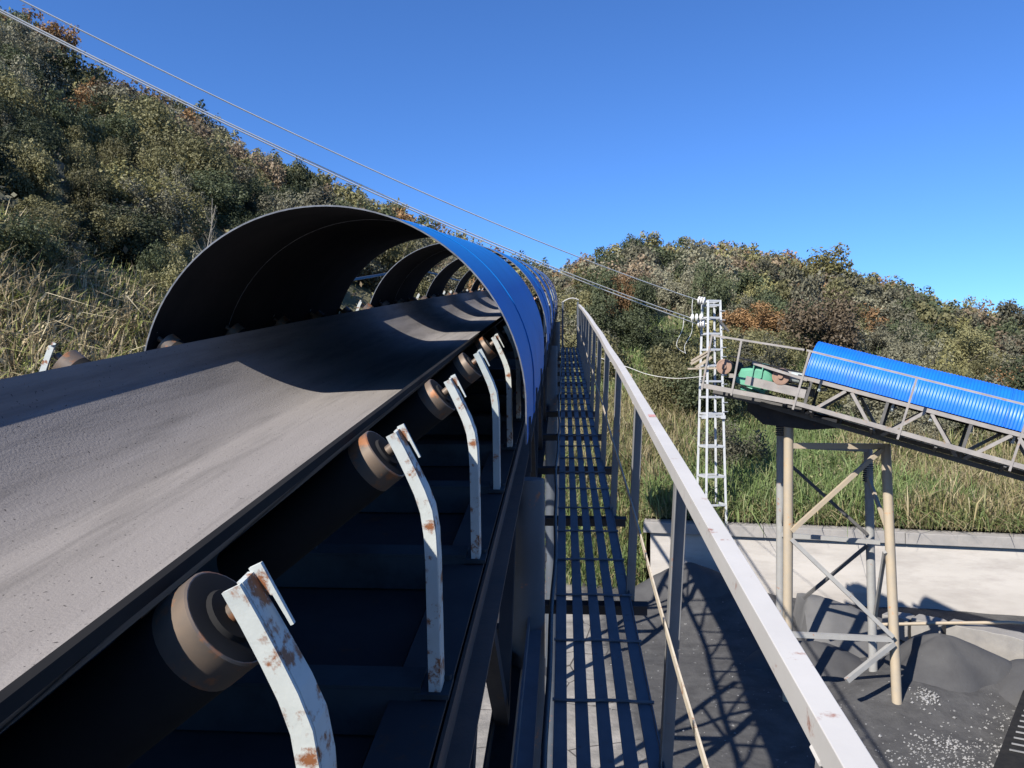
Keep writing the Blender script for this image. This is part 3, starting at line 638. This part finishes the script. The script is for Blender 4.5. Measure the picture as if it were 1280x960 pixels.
loop('wide jumper wire loop hanging left of the lattice pole', [gp(855, 397, TY), gp(853, 412, TY), gp(846, 428, TY), gp(848, 436, TY), gp(856, 441, TY)])
loop('inner jumper wire loop hanging close to the lattice pole', [gp(866, 402, TY), gp(864, 417, TY), gp(856, 432, TY), gp(857, 442, TY)])
loop('slack wire sagging across the grass to the head of the right-hand conveyor', [gp(728, 440, 20), gp(782, 458, 19), gp(810, 468, 18), gp(845, 473, 17), gp(884, 470, 15.9)], .008)

# ------------------------------------------------------------------ yard things
blk = [((8.72, 17.95), .55, .5), ((9.2, 17.55), .6, .52), ((10.0, 16.75), 1.45, .56)]
bd = np.array([.70, -.71]); bn = np.array([-.71, -.70])
lab = ('far small grey concrete block behind the trestle leg', 'middle grey concrete block striped by trestle shadows', 'long rough grey concrete block with a broken near end')
for (c_, L_, h_), lb in zip(blk, lab):
    mb = MB(); n = 9; rings = []
    for i in range(n):
        s_ = -L_ / 2 + L_ * i / (n - 1); p = np.array(c_) + bd * s_; rg_ = []
        for t_, z in ((.25, 0), (.25, h_ * .5), (.25, h_), (-.25, h_), (-.25, h_ * .5), (-.25, 0)):
            j = random.uniform(-.012, .012); rg_.append(a3(p + bn * (t_ + j), z + .3 + random.uniform(-.01, .01) + (0 if i < n - 1 else random.uniform(-.06, .02))))
        rings.append(rg_)
    mb.loft(rings); tag(mb.build('concrete_block', M['block'], None, 35, .012), lb, 'block', 'concrete blocks in the coal yard')
mb = MB(); mb.tube([gp(1085, 781, 17.3), gp(1180, 779, 17.0), gp(1263, 778, 16.7), gp(1330, 784, 16.5)], .035, 10)
tag(mb.build('steel_pipe', M['leg2'], None, 50), 'thin pale pipe lying level across the concrete blocks', 'pipe')
# coal heap with a steep left face against the wall
mb = MB(); rows = []
hp = lambda s_, t_: np.array([6.75, 18.6]) + np.array([.97, -.24]) * s_ + np.array([-.24, -.97]) * t_
for i, s_ in enumerate(np.linspace(-.3, 3.4, 34)):
    row = []
    for j, t_ in enumerate(np.linspace(-1.2, 1.9, 26)):
        hgt = min(max(0, (s_ + .12) * 5.5), 1.12 - .36 * max(0, s_ - .55) - .62 * max(0, t_ - .05) - .2 * max(0, -t_))
        p = hp(s_, t_); row.append(a3(p, -.1 + max(0, hgt) + .07 * float(vnoise(p[0] * 1.7, p[1] * 1.7)) * min(1, max(0, hgt) * 3)))
    rows.append(row)
n = len(rows[0]); mb.add([p for r in rows for p in r], [(i * n + j, i * n + j + 1, (i + 1) * n + j + 1, (i + 1) * n + j) for i in range(len(rows) - 1) for j in range(n - 1)])
tag(mb.build('coal_heap', M['coal'], None, 60), 'smooth grey heap of coal dust with a steep end behind the trestle', 'coal heap')
M['coal2'] = mat('wet_coal', (.060, .059, .059), (.042, .041, .042), 2.2, .85, bump=.6, bump_scale=18, spots=.15, spot_col=(.15, .15, .15), spot_scale=45)
for cx_, cy_, rx_, ry_, h_, lb in ((8.55, 15.75, 1.35, 1.0, .62, 'black coal mound beside the right foot of the trestle'), (4.7, 21.6, 1.9, 1.3, .85, 'black coal pile against the left end of the white wall'), (10.4, 15.1, 1.3, 1.0, .5, 'low coal mound below the long concrete block'), (6.3, 16.9, 1.4, 1.1, .55, 'dark coal mound between the trestle legs')):
    mb = MB(); n1, n2 = 22, 40; vs_ = [(cx_, cy_, h_ - .05)]; fs_ = []
    for i in range(1, n1):
        f_ = i / (n1 - 1)
        for j in range(n2):
            a_ = 2 * math.pi * j / n2; wob_ = 1 + .16 * math.sin(a_ * 3 + cx_) + .1 * math.sin(a_ * 5 + cy_); x = cx_ + rx_ * f_ * wob_ * math.cos(a_); y = cy_ + ry_ * f_ * wob_ * math.sin(a_)
            z = h_ * (1 - f_) ** (1.0 + .25 * math.sin(a_ * 2)) * (1 - .12 * math.exp(-f_ * 9)) + .10 * (float(vnoise(np.array(x * 3.1), np.array(y * 3.1))) - .5) * (1 - f_) - .12 * f_ ** 3
            vs_.append((x, y, z + float(gz(np.array(x), np.array(y)))))
    fs_ += [(0, 1 + j, 1 + (j + 1) % n2) for j in range(n2)]
    for i in range(n1 - 2):
        for j in range(n2): k2 = (j + 1) % n2; fs_.append((1 + i * n2 + j, 1 + (i + 1) * n2 + j, 1 + (i + 1) * n2 + k2, 1 + i * n2 + k2))
    vs_[0] = (cx_, cy_, h_ * .88 + float(gz(np.array(cx_), np.array(cy_))))
    mb.add(vs_, fs_); tag(mb.build('coal_heap', M['coal2'], None, 60), lb, 'coal heap', 'coal heaps in the yard')
# pale rubble: too small to count
mb = MB()
def rub(x, y, r_):
    z = float(gz(np.array(x), np.array(y))) + r_ * .3
    vs_ = [(x + r_ * a_ * random.uniform(.6, 1.2), y + r_ * b_ * random.uniform(.6, 1.2), z + r_ * c_ * random.uniform(.5, 1)) for a_, b_, c_ in ((1, 0, 0), (0, 1, 0), (-1, 0, 0), (0, -1, 0), (0, 0, 1), (0, 0, -1))]
    mb.add(vs_, [(0, 1, 4), (1, 2, 4), (2, 3, 4), (3, 0, 4), (1, 0, 5), (2, 1, 5), (3, 2, 5), (0, 3, 5)])
for k in range(1100):
    x, y = random.choice(((7.2, 13.1), (7.0, 12.6), (7.6, 14.6), (8.3, 13.0), (8.9, 13.9), (6.6, 12.4)))
    s_ = .12 if (x, y) == (7.6, 14.6) else .42
    rub(x + random.gauss(0, s_), y + random.gauss(0, s_), abs(random.gauss(.008, .013)) + .006)
for k in range(260): rub(random.uniform(1.5, 9), random.uniform(11.5, 20), random.uniform(.008, .024))
tag(mb.build('rubble', M['stone'], None), 'pale stone chips scattered on the dark coal dust', None, None, 'stuff')
# cleated dark belt piece at the lower right
sl = thing('cleated_sheet', (9.4, 13.6, 0), 'black sheet with short pale cross bars at the lower right corner', 'cleated sheet')
ea, eb = np.array([10.45, 16.0]), np.array([7.05, 11.7]); ed = (eb - ea) / np.linalg.norm(eb - ea); en = np.array([-ed[1], ed[0]])
if en[0] < 0: en = -en
mb = MB(); mb.loft([[a3(p, -.1), a3(p, .3), a3(p + en * 2.6, .42), a3(p + en * 2.6, -.1)] for p in (ea, eb)]); mb.build('sheet', M['rubber'], sl)
for col_, off_ in enumerate((.12, .62)):
    for k in range(16):
        p = ea + ed * (.5 + k * .27 + col_ * .13) + en * off_
        mb = MB(); zz_ = .3 + .12 * off_ / 2.6; mb.bar(a3(p, zz_ + .02), a3(p + en * .3 , zz_ + .035), .022, .02, (0, 0, 1)); mb.build('cleat', M['stone'], sl)

# ------------------------------------------------------------------ vegetation
def leaf_quads(P, Nrm, size, g):
    """numpy leaf diamonds: P (n,3), normals (n,3), size (n,) -> verts (4n,3)"""
    n = len(P); a = g.normal(size=(n, 3)); a -= (a * Nrm).sum(1, keepdims=True) * Nrm; a /= np.linalg.norm(a, axis=1, keepdims=True) + 1e-9
    b = np.cross(Nrm, a); s = size[:, None]
    return np.stack([P + a * s, P + b * s * .55, P - a * s, P - b * s * .55], 1).reshape(-1, 3)
def quads_mesh(name, V, mats, tint=None):
    n = len(V) // 4; me = bpy.data.meshes.new(name)
    me.vertices.add(len(V)); me.vertices.foreach_set('co', V.astype(np.float32).ravel())
    me.loops.add(len(V)); me.loops.foreach_set('vertex_index', np.arange(len(V), dtype=np.int32))
    me.polygons.add(n); me.polygons.foreach_set('loop_start', np.arange(0, len(V), 4, dtype=np.int32)); me.polygons.foreach_set('loop_total', np.full(n, 4, np.int32))
    if tint is not None:
        at = me.color_attributes.new('tint', 'FLOAT_COLOR', 'POINT'); at.data.foreach_set('color', np.c_[np.repeat(tint, 4, 0), np.ones(len(V))].astype(np.float32).ravel())
    me.materials.append(mats); me.update(); me.validate(); return me
def crown(g, n, leaf, rx=1.0, rz=.95, lumps=16, thin=0):
    lumps *= 2
    C_ = g.normal(size=(lumps, 3)); C_ /= np.linalg.norm(C_, axis=1, keepdims=True); C_ *= (g.random((lumps, 1)) ** .55) * .86; C_[:, 2] = C_[:, 2] * rz + .1
    rad = g.uniform(.12, .40, lumps)
    i = g.choice(lumps, n, p=rad ** 2 / (rad ** 2).sum()); d = g.normal(size=(n, 3)); d /= np.linalg.norm(d, axis=1, keepdims=True)
    rr = g.random(n) ** .35
    P = C_[i] + d * (rad[i] * rr)[:, None] * g.uniform(.75, 1.15, (n, 1))
    P[:, :2] *= rx; nr_ = d + g.normal(size=(n, 3)) * .75 + np.array([0, 0, .35]); nr_ /= np.linalg.norm(nr_, axis=1, keepdims=True)
    sz = leaf * g.uniform(.55, 1.35, n)
    return P, nr_, sz
def trunk_mesh(g, name):
    mb = MB(); mb.tube([(0, 0, -1.35), (.03, .02, -.8), (-.02, .04, -.3), (.05, 0, .3)], [.075, .06, .045, .02], 7)
    for k in range(6):
        a_ = k * 1.05 + g.random(); z = -.75 + .16 * k; l_ = g.uniform(.45, .75)
        mb.tube([(0, 0, z), (math.cos(a_) * l_ * .5, math.sin(a_) * l_ * .5, z + .2), (math.cos(a_) * l_, math.sin(a_) * l_, z + .5)], [.03, .02, .008], 5)
    return mb.mesh(name, M['trunk'], smooth=60)
KINDS = list(PAL)
near_me, far_set, trunk_me = {}, {}, []
for k in KINDS:
    near_me[k] = []
    for v in range(2):
        g = np.random.default_rng(ord(k[0]) * 31 + v)
        n_ = 3800 if k not in ('brown', 'orange') else 2600
        P, nn_, sz = crown(g, n_, .062, g.uniform(.9, 1.15), g.uniform(.8, 1.05), 18)
        near_me[k].append(quads_mesh('crown_' + k, leaf_quads(P, nn_, sz, g), M['leaf_' + k]))
fine_me = {}
for k in KINDS:
    g = np.random.default_rng(ord(k[0]) * 13 + 5); P, nn_, sz = crown(g, 9500, .036, 1.05, .95, 26)
    fine_me[k] = quads_mesh('crown_fine_' + k, leaf_quads(P, nn_, sz, g), M['leaf_' + k])
for v in range(3): trunk_me.append(trunk_mesh(np.random.default_rng(50 + v), 'trunk'))

# where trees stand: jittered rings over the hillside
cand = []
r = 19.
while r < 150:
    step = (1.75 if r < 36 else 2.5) + r * .008
    for th in np.arange(-.80, .70, step / r):
        t_ = th + rng.uniform(-.5, .5) * step / r; q = r + rng.uniform(-.5, .5) * step
        t0_ = float(toe(np.array(t_))); rad = rng.uniform(1.15, 2.3) * (1 if q > 45 else .85)
        if t_ > -.07:
            lim = 39 + 5 * math.sin(t_ * 17) + 4 * math.sin(t_ * 41 + 1) + rng.uniform(-7, 5)
            if t_ > .42: lim = 33
            if q < lim and rng.random() > .07: continue
            if q < lim: rad *= .5
            if q < 25: continue
        else:
            if q < t0_ + 8.0 + 1.2 * math.sin(t_ * 23) + (2.2 if t_ < -.42 else 0): continue
            if q < 42: rad *= .78
        x, y = q * math.sin(t_), q * math.cos(t_)
        Rr = float(np.interp(t_, [-1.2, -.6, -.3, 0, .15, .6, 1.2], [105, 105, 112, 128, 132, 122, 110]))
        if q > Rr + 5: continue
        cand.append((x, y, rad, t_, q))
    r += step * .95
cand = np.array(cand)
patch = vnoise(cand[:, 0] * .09 + 3, cand[:, 1] * .09) ; p2_ = vnoise(cand[:, 0] * .05 + 31, cand[:, 1] * .05 + 5); u = rng.random(len(cand))
kind = np.where(u < .34, 'olive', np.where(u < .56, 'dark', np.where(u < .82, 'grey', np.where(u < .90, 'lime', np.where(u < .975, 'brown', 'orange')))))
kind = np.where((patch > .78) & (u < .4), 'brown', kind); kind = np.where((p2_ > .78) & (u < .14), 'orange', kind)
kind = np.where((kind == 'brown') & (cand[:, 4] < 42), 'grey', kind); kind = np.where((kind == 'orange') & (cand[:, 4] < 42), 'olive', kind)
kind = np.where((cand[:, 3] < -.1) & (cand[:, 4] < 60) & (u > .8), 'dark', kind)
# a few trees that stand out in the picture
special = [(-29.6, .0, 'orange', 'rust orange tree on the skyline at the far left', 103, 3.0), (-30.6, 0, 'orange', 'smaller orange-brown tree beside the skyline one at far left', 102, 2.4),
           (25.0, 0, 'orange', 'rust red tree near the skyline of the right hill', 100, 2.5), (21.8, 0, 'lime', 'round yellow-green tree left of the rust red one on the right hill', 98, 3.0),
           (8.8, 0, 'dark', 'dark tree at the summit of the right hill', 128, 2.6), (-28.2, 0, 'orange', 'golden orange tree halfway up the left hill', 58, 2.0), (-24.5, 0, 'lime', 'tall pale tree low on the left hillside beside the hood', 36, 1.8),
           (7.5, 0, 'orange', 'golden orange bush just right of the far end of the handrail', 52, 1.9)]
size = cand[:, 2] / cand[:, 4]
vis = (np.abs(cand[:, 3]) < .60)
order = np.argsort(-np.where(vis, size, 0)); solo = set(order[:292].tolist())
DESC = {'dark': 'dark green bushy tree', 'olive': 'olive green leafy tree', 'grey': 'grey-green dusty tree', 'lime': 'light yellow-green tree', 'orange': 'orange autumn tree', 'brown': 'brownish thinning autumn tree'}
def add_tree(x, y, rad, k, label, group):
    z = float(height(np.array(x), np.array(y))) + rad * .62
    o = bpy.data.objects.new('tree', None); COL.objects.link(o); o.location = (x, y, z); sc = rng.uniform(.85, 1.2)
    o.scale = (rad * rng.uniform(.75, 1.25), rad * rng.uniform(.75, 1.25), rad * sc * rng.uniform(.75, 1.35)); o.rotation_euler = (rng.normal(0, .12), rng.normal(0, .12), rng.uniform(0, 6.28)); o.empty_display_size = .1; tag(o, label, 'tree', group)
    c_ = bpy.data.objects.new('crown', fine_me[k] if math.hypot(x, y) < 60 else near_me[k][int(rng.integers(0, 2))]); COL.objects.link(c_); c_.parent = o
    t_ = bpy.data.objects.new('trunk', trunk_me[int(rng.integers(0, 3))]); COL.objects.link(t_); t_.parent = o
for i in sorted(solo):
    x, y, rad, th, q = cand[i]; k = str(kind[i]); side = 'left hillside' if th < -.03 else 'right hill'
    rel = 'low on the ' if q < 45 else ('halfway up the ' if q < 82 else 'near the skyline of the ')
    where = rel + side + (', left of the lattice pole' if 0 <= th < .245 else (', above the right-hand blue hood' if th >= .36 else (', at the left picture edge' if th < -.45 else '')))
    add_tree(x, y, rad, k, DESC[k] + ' ' + where, DESC[k] + 's ' + where)
for a_, _, k, lb, q, rad in special: add_tree(q * math.sin(R(a_)), q * math.cos(R(a_)), rad, k, lb, None)
# everything smaller or farther: one wooded mass
Vs, Ts = [], []
proto = {k: [crown(np.random.default_rng(ord(k[0]) * 7 + v), 520, .105, 1.05, .9, 14) for v in range(3)] for k in KINDS}
for i in range(len(cand)):
    if i in solo: continue
    x, y, rad, th, q = cand[i]; k = str(kind[i]); P, nn_, sz = proto[k][i % 3]
    a_ = rng.uniform(0, 6.28); c_, s_ = math.cos(a_), math.sin(a_); Rm = np.array([[c_, -s_, 0], [s_, c_, 0], [0, 0, 1]])
    z = float(height(np.array(x), np.array(y))) + rad * .55
    Vs.append(leaf_quads(P @ Rm.T * rad * 1.05 + (x, y, z), nn_ @ Rm.T, sz * rad, rng))
    Ts.append(np.array(PAL[k]) * rng.uniform(.72, 1.28) * rng.uniform(.65, 1.3, (len(P), 1)))
# low leafy cover among the grass
n = 42000; th = rng.uniform(-.1, .62, n); q = 22.8 + rng.random(n) ** 1.2 * 24; ok = q > toe(th) + .2; th, q = th[ok], q[ok]; x, y = q * np.sin(th), q * np.cos(th)
cl = vnoise(x * .5, y * .5); P = np.stack([x, y, height(x, y) + rng.uniform(0, .55, len(x)) * (.3 + cl)], 1); nn_ = rng.normal(size=P.shape) + (0, -.3, .7); nn_ /= np.linalg.norm(nn_, axis=1, keepdims=True)
Vs.append(leaf_quads(P, nn_, rng.uniform(.04, .1, len(P)), rng)); pg_ = np.array([(.15, .19, .07), (.19, .2, .09), (.24, .21, .12)]); Ts.append(pg_[rng.integers(0, 3, len(P))] * rng.uniform(.7, 1.25, (len(P), 1)))
# undergrowth between the trunks
n = 110000; th = rng.uniform(-.72, .66, n); q = np.sqrt(rng.uniform(0, 1, n)) * 110 + 20
ok = np.where(th > -.07, q > 38, q > toe(th) + 7.5); th, q = th[ok], q[ok]; x, y = q * np.sin(th), q * np.cos(th)
P = np.stack([x, y, height(x, y) + rng.uniform(0, .9, len(x))], 1); nn_ = rng.normal(size=P.shape) + (0, 0, .6); nn_ /= np.linalg.norm(nn_, axis=1, keepdims=True)
Vs.append(leaf_quads(P, nn_, rng.uniform(.07, .2, len(P)) * (.6 + q / 110), rng))
pal = np.array([PAL['dark'], PAL['olive'], PAL['grey'], PAL['brown']]); Ts.append(pal[rng.integers(0, 4, len(P))] * rng.uniform(.6, 1.25, (len(P), 1)))
o = bpy.data.objects.new('woodland', quads_mesh('woodland', np.concatenate(Vs), M['leafmix'], np.concatenate(Ts))); COL.objects.link(o)
tag(o, 'distant woodland and undergrowth covering the hills as one mass', None, None, 'stuff')

# grass and reeds
def blades(X, Y, n_per, hlo, hhi, wid, pals, spread, lean, zoff=0):
    m = len(X); N_ = m * n_per; i = np.repeat(np.arange(m), n_per)
    bx = X[i] + rng.normal(0, spread, N_); by = Y[i] + rng.normal(0, spread, N_); bz = height(bx, by) - .05 + zoff
    hh = rng.uniform(hlo, hhi, N_) * np.repeat(rng.uniform(.65, 1.2, m), n_per); a_ = rng.uniform(0, 6.28, N_); ln = np.abs(rng.normal(0, lean, N_)) + .08
    dx, dy = np.cos(a_), np.sin(a_); px_, py_ = -dy, dx
    tw = rng.uniform(0, 6.28, N_); wx, wy = np.cos(tw), np.sin(tw)
    p0 = np.stack([bx, by, bz], 1); p1 = p0 + np.stack([dx * ln * hh * .35, dy * ln * hh * .35, hh * .6], 1); p2__ = p0 + np.stack([dx * ln * hh, dy * ln * hh, hh * (1 - ln * .45)], 1)
    wv = np.stack([wx, wy, np.zeros(N_)], 1) * (wid * rng.uniform(.6, 1.3, N_))[:, None]
    q1 = np.stack([p0 - wv * .6, p0 + wv * .6, p1 + wv, p1 - wv], 1); q2 = np.stack([p1 - wv, p1 + wv, p2__ + wv * .1, p2__ - wv * .1], 1)
    pc = np.array(pals); ci = rng.integers(0, len(pc), m)[i]; mixr = rng.random(N_) < .3; ci = np.where(mixr, rng.integers(0, len(pc), N_), ci)
    t = pc[ci] * rng.uniform(.7, 1.3, (N_, 1))
    return np.concatenate([q1, q2], 0).reshape(-1, 3), np.concatenate([t, t], 0)
GR = [(.155, .21, .07), (.12, .175, .058), (.19, .24, .09), (.24, .24, .12), (.16, .21, .085)]
RD = [(.45, .37, .22), (.38, .30, .18), (.50, .43, .28), (.20, .22, .07), (.26, .27, .09), (.30, .235, .145)]
DG = [(.30, .25, .135), (.26, .21, .115), (.19, .195, .08), (.15, .17, .06), (.33, .28, .17)]
n = 11000; th = rng.uniform(-.10, .60, n); q = 22.6 + rng.random(n) ** 1.25 * 30; ok = q > toe(th) + .25; th, q = th[ok], q[ok]; x, y = q * np.sin(th), q * np.cos(th)
dry = vnoise(x * .22 + 4, y * .22) + .7 * np.clip((th - .36) * 4, 0, 1) + .25 * (q < 25.5)
g1 = dry < .66
V1, T1 = blades(x[g1], y[g1], 16, .3, 1.25, .017, GR, .28, .55); V2, T2 = blades(x[~g1], y[~g1], 16, .45, 1.2, .017, DG, .22, .5)
# bank left of the wall, under the conveyor
n = 1500; th = rng.uniform(-.16, .155, n); q = toe(th) + rng.random(n) * 5; x, y = q * np.sin(th), q * np.cos(th)
V3, T3 = blades(x, y, 14, .4, .95, .016, GR + DG, .18, .5)
n = 520; th = rng.uniform(WALL_TH + .01, .62, n); q = toe(th) + .12 + rng.random(n) * .35; x, y = q * np.sin(th), q * np.cos(th)
V4, T4 = blades(x, y, 12, .15, .75, .014, GR + DG, .12, .95)
o = bpy.data.objects.new('tall_grass', quads_mesh('tall_grass', np.concatenate([V1, V2, V3, V4]), M['grass'], np.concatenate([T1, T2, T3, T4]))); COL.objects.link(o)
tag(o, 'tall green and straw coloured grass on the slope above the white wall', None, None, 'stuff')
n = 4000; th = rng.uniform(-.70, -.16, n); q = toe(th) + .5 + rng.random(n) * 12.5; x, y = q * np.sin(th), q * np.cos(th)
V, T = blades(x, y, 26, .45, 1.35, .026, RD, .24, .55)
o = bpy.data.objects.new('dry_reeds', quads_mesh('dry_reeds', V, M['grass'], T)); COL.objects.link(o)
tag(o, 'dry straw coloured reeds at the foot of the left hill beyond the belt', None, None, 'stuff')

# thin bare saplings on the left slope
M['sap'] = mat('pale_bark', (.21, .19, .155), (.15, .135, .11), 5, .9)
for k, (px_, q, h_, lb) in enumerate(((246, 27, 4.2, 'slender bare sapling with pale stem just left of the hood'), (262, 30, 4.6, 'taller pale bare sapling behind the one beside the hood'))):
    th_ = math.atan2(px_ - 640, 995); x, y = q * math.sin(th_), q * math.cos(th_); z = float(height(np.array(x), np.array(y))) - .1
    t_ = thing('sapling', (x, y, z), lb, 'sapling'); g = np.random.default_rng(90 + k); P = []
    lx, ly = g.normal(0, .35), g.normal(0, .2)
    for u_ in lin(0, 1, 7): P.append(np.array([x + lx * u_ ** 1.5, y + ly * u_, z + h_ * u_]))
    mb = MB(); mb.tube(P, [.035 * (1 - .8 * u_) + .004 for u_ in lin(0, 1, 7)], 6); mb.build('stem', M['sap'], t_, 60)
    for j in range(12):
        u_ = .35 + .6 * j / 12; b0 = P[0] + (P[-1] - P[0]) * u_; a_ = g.uniform(0, 6.28); l_ = g.uniform(.4, .9) * (1.1 - u_)
        mb = MB(); mb.tube([b0, b0 + (math.cos(a_) * l_ * .6, math.sin(a_) * l_ * .6, l_ * .7), b0 + (math.cos(a_) * l_, math.sin(a_) * l_, l_ * 1.6)], [.013, .009, .004], 5); mb.build('branch', M['sap'], t_)
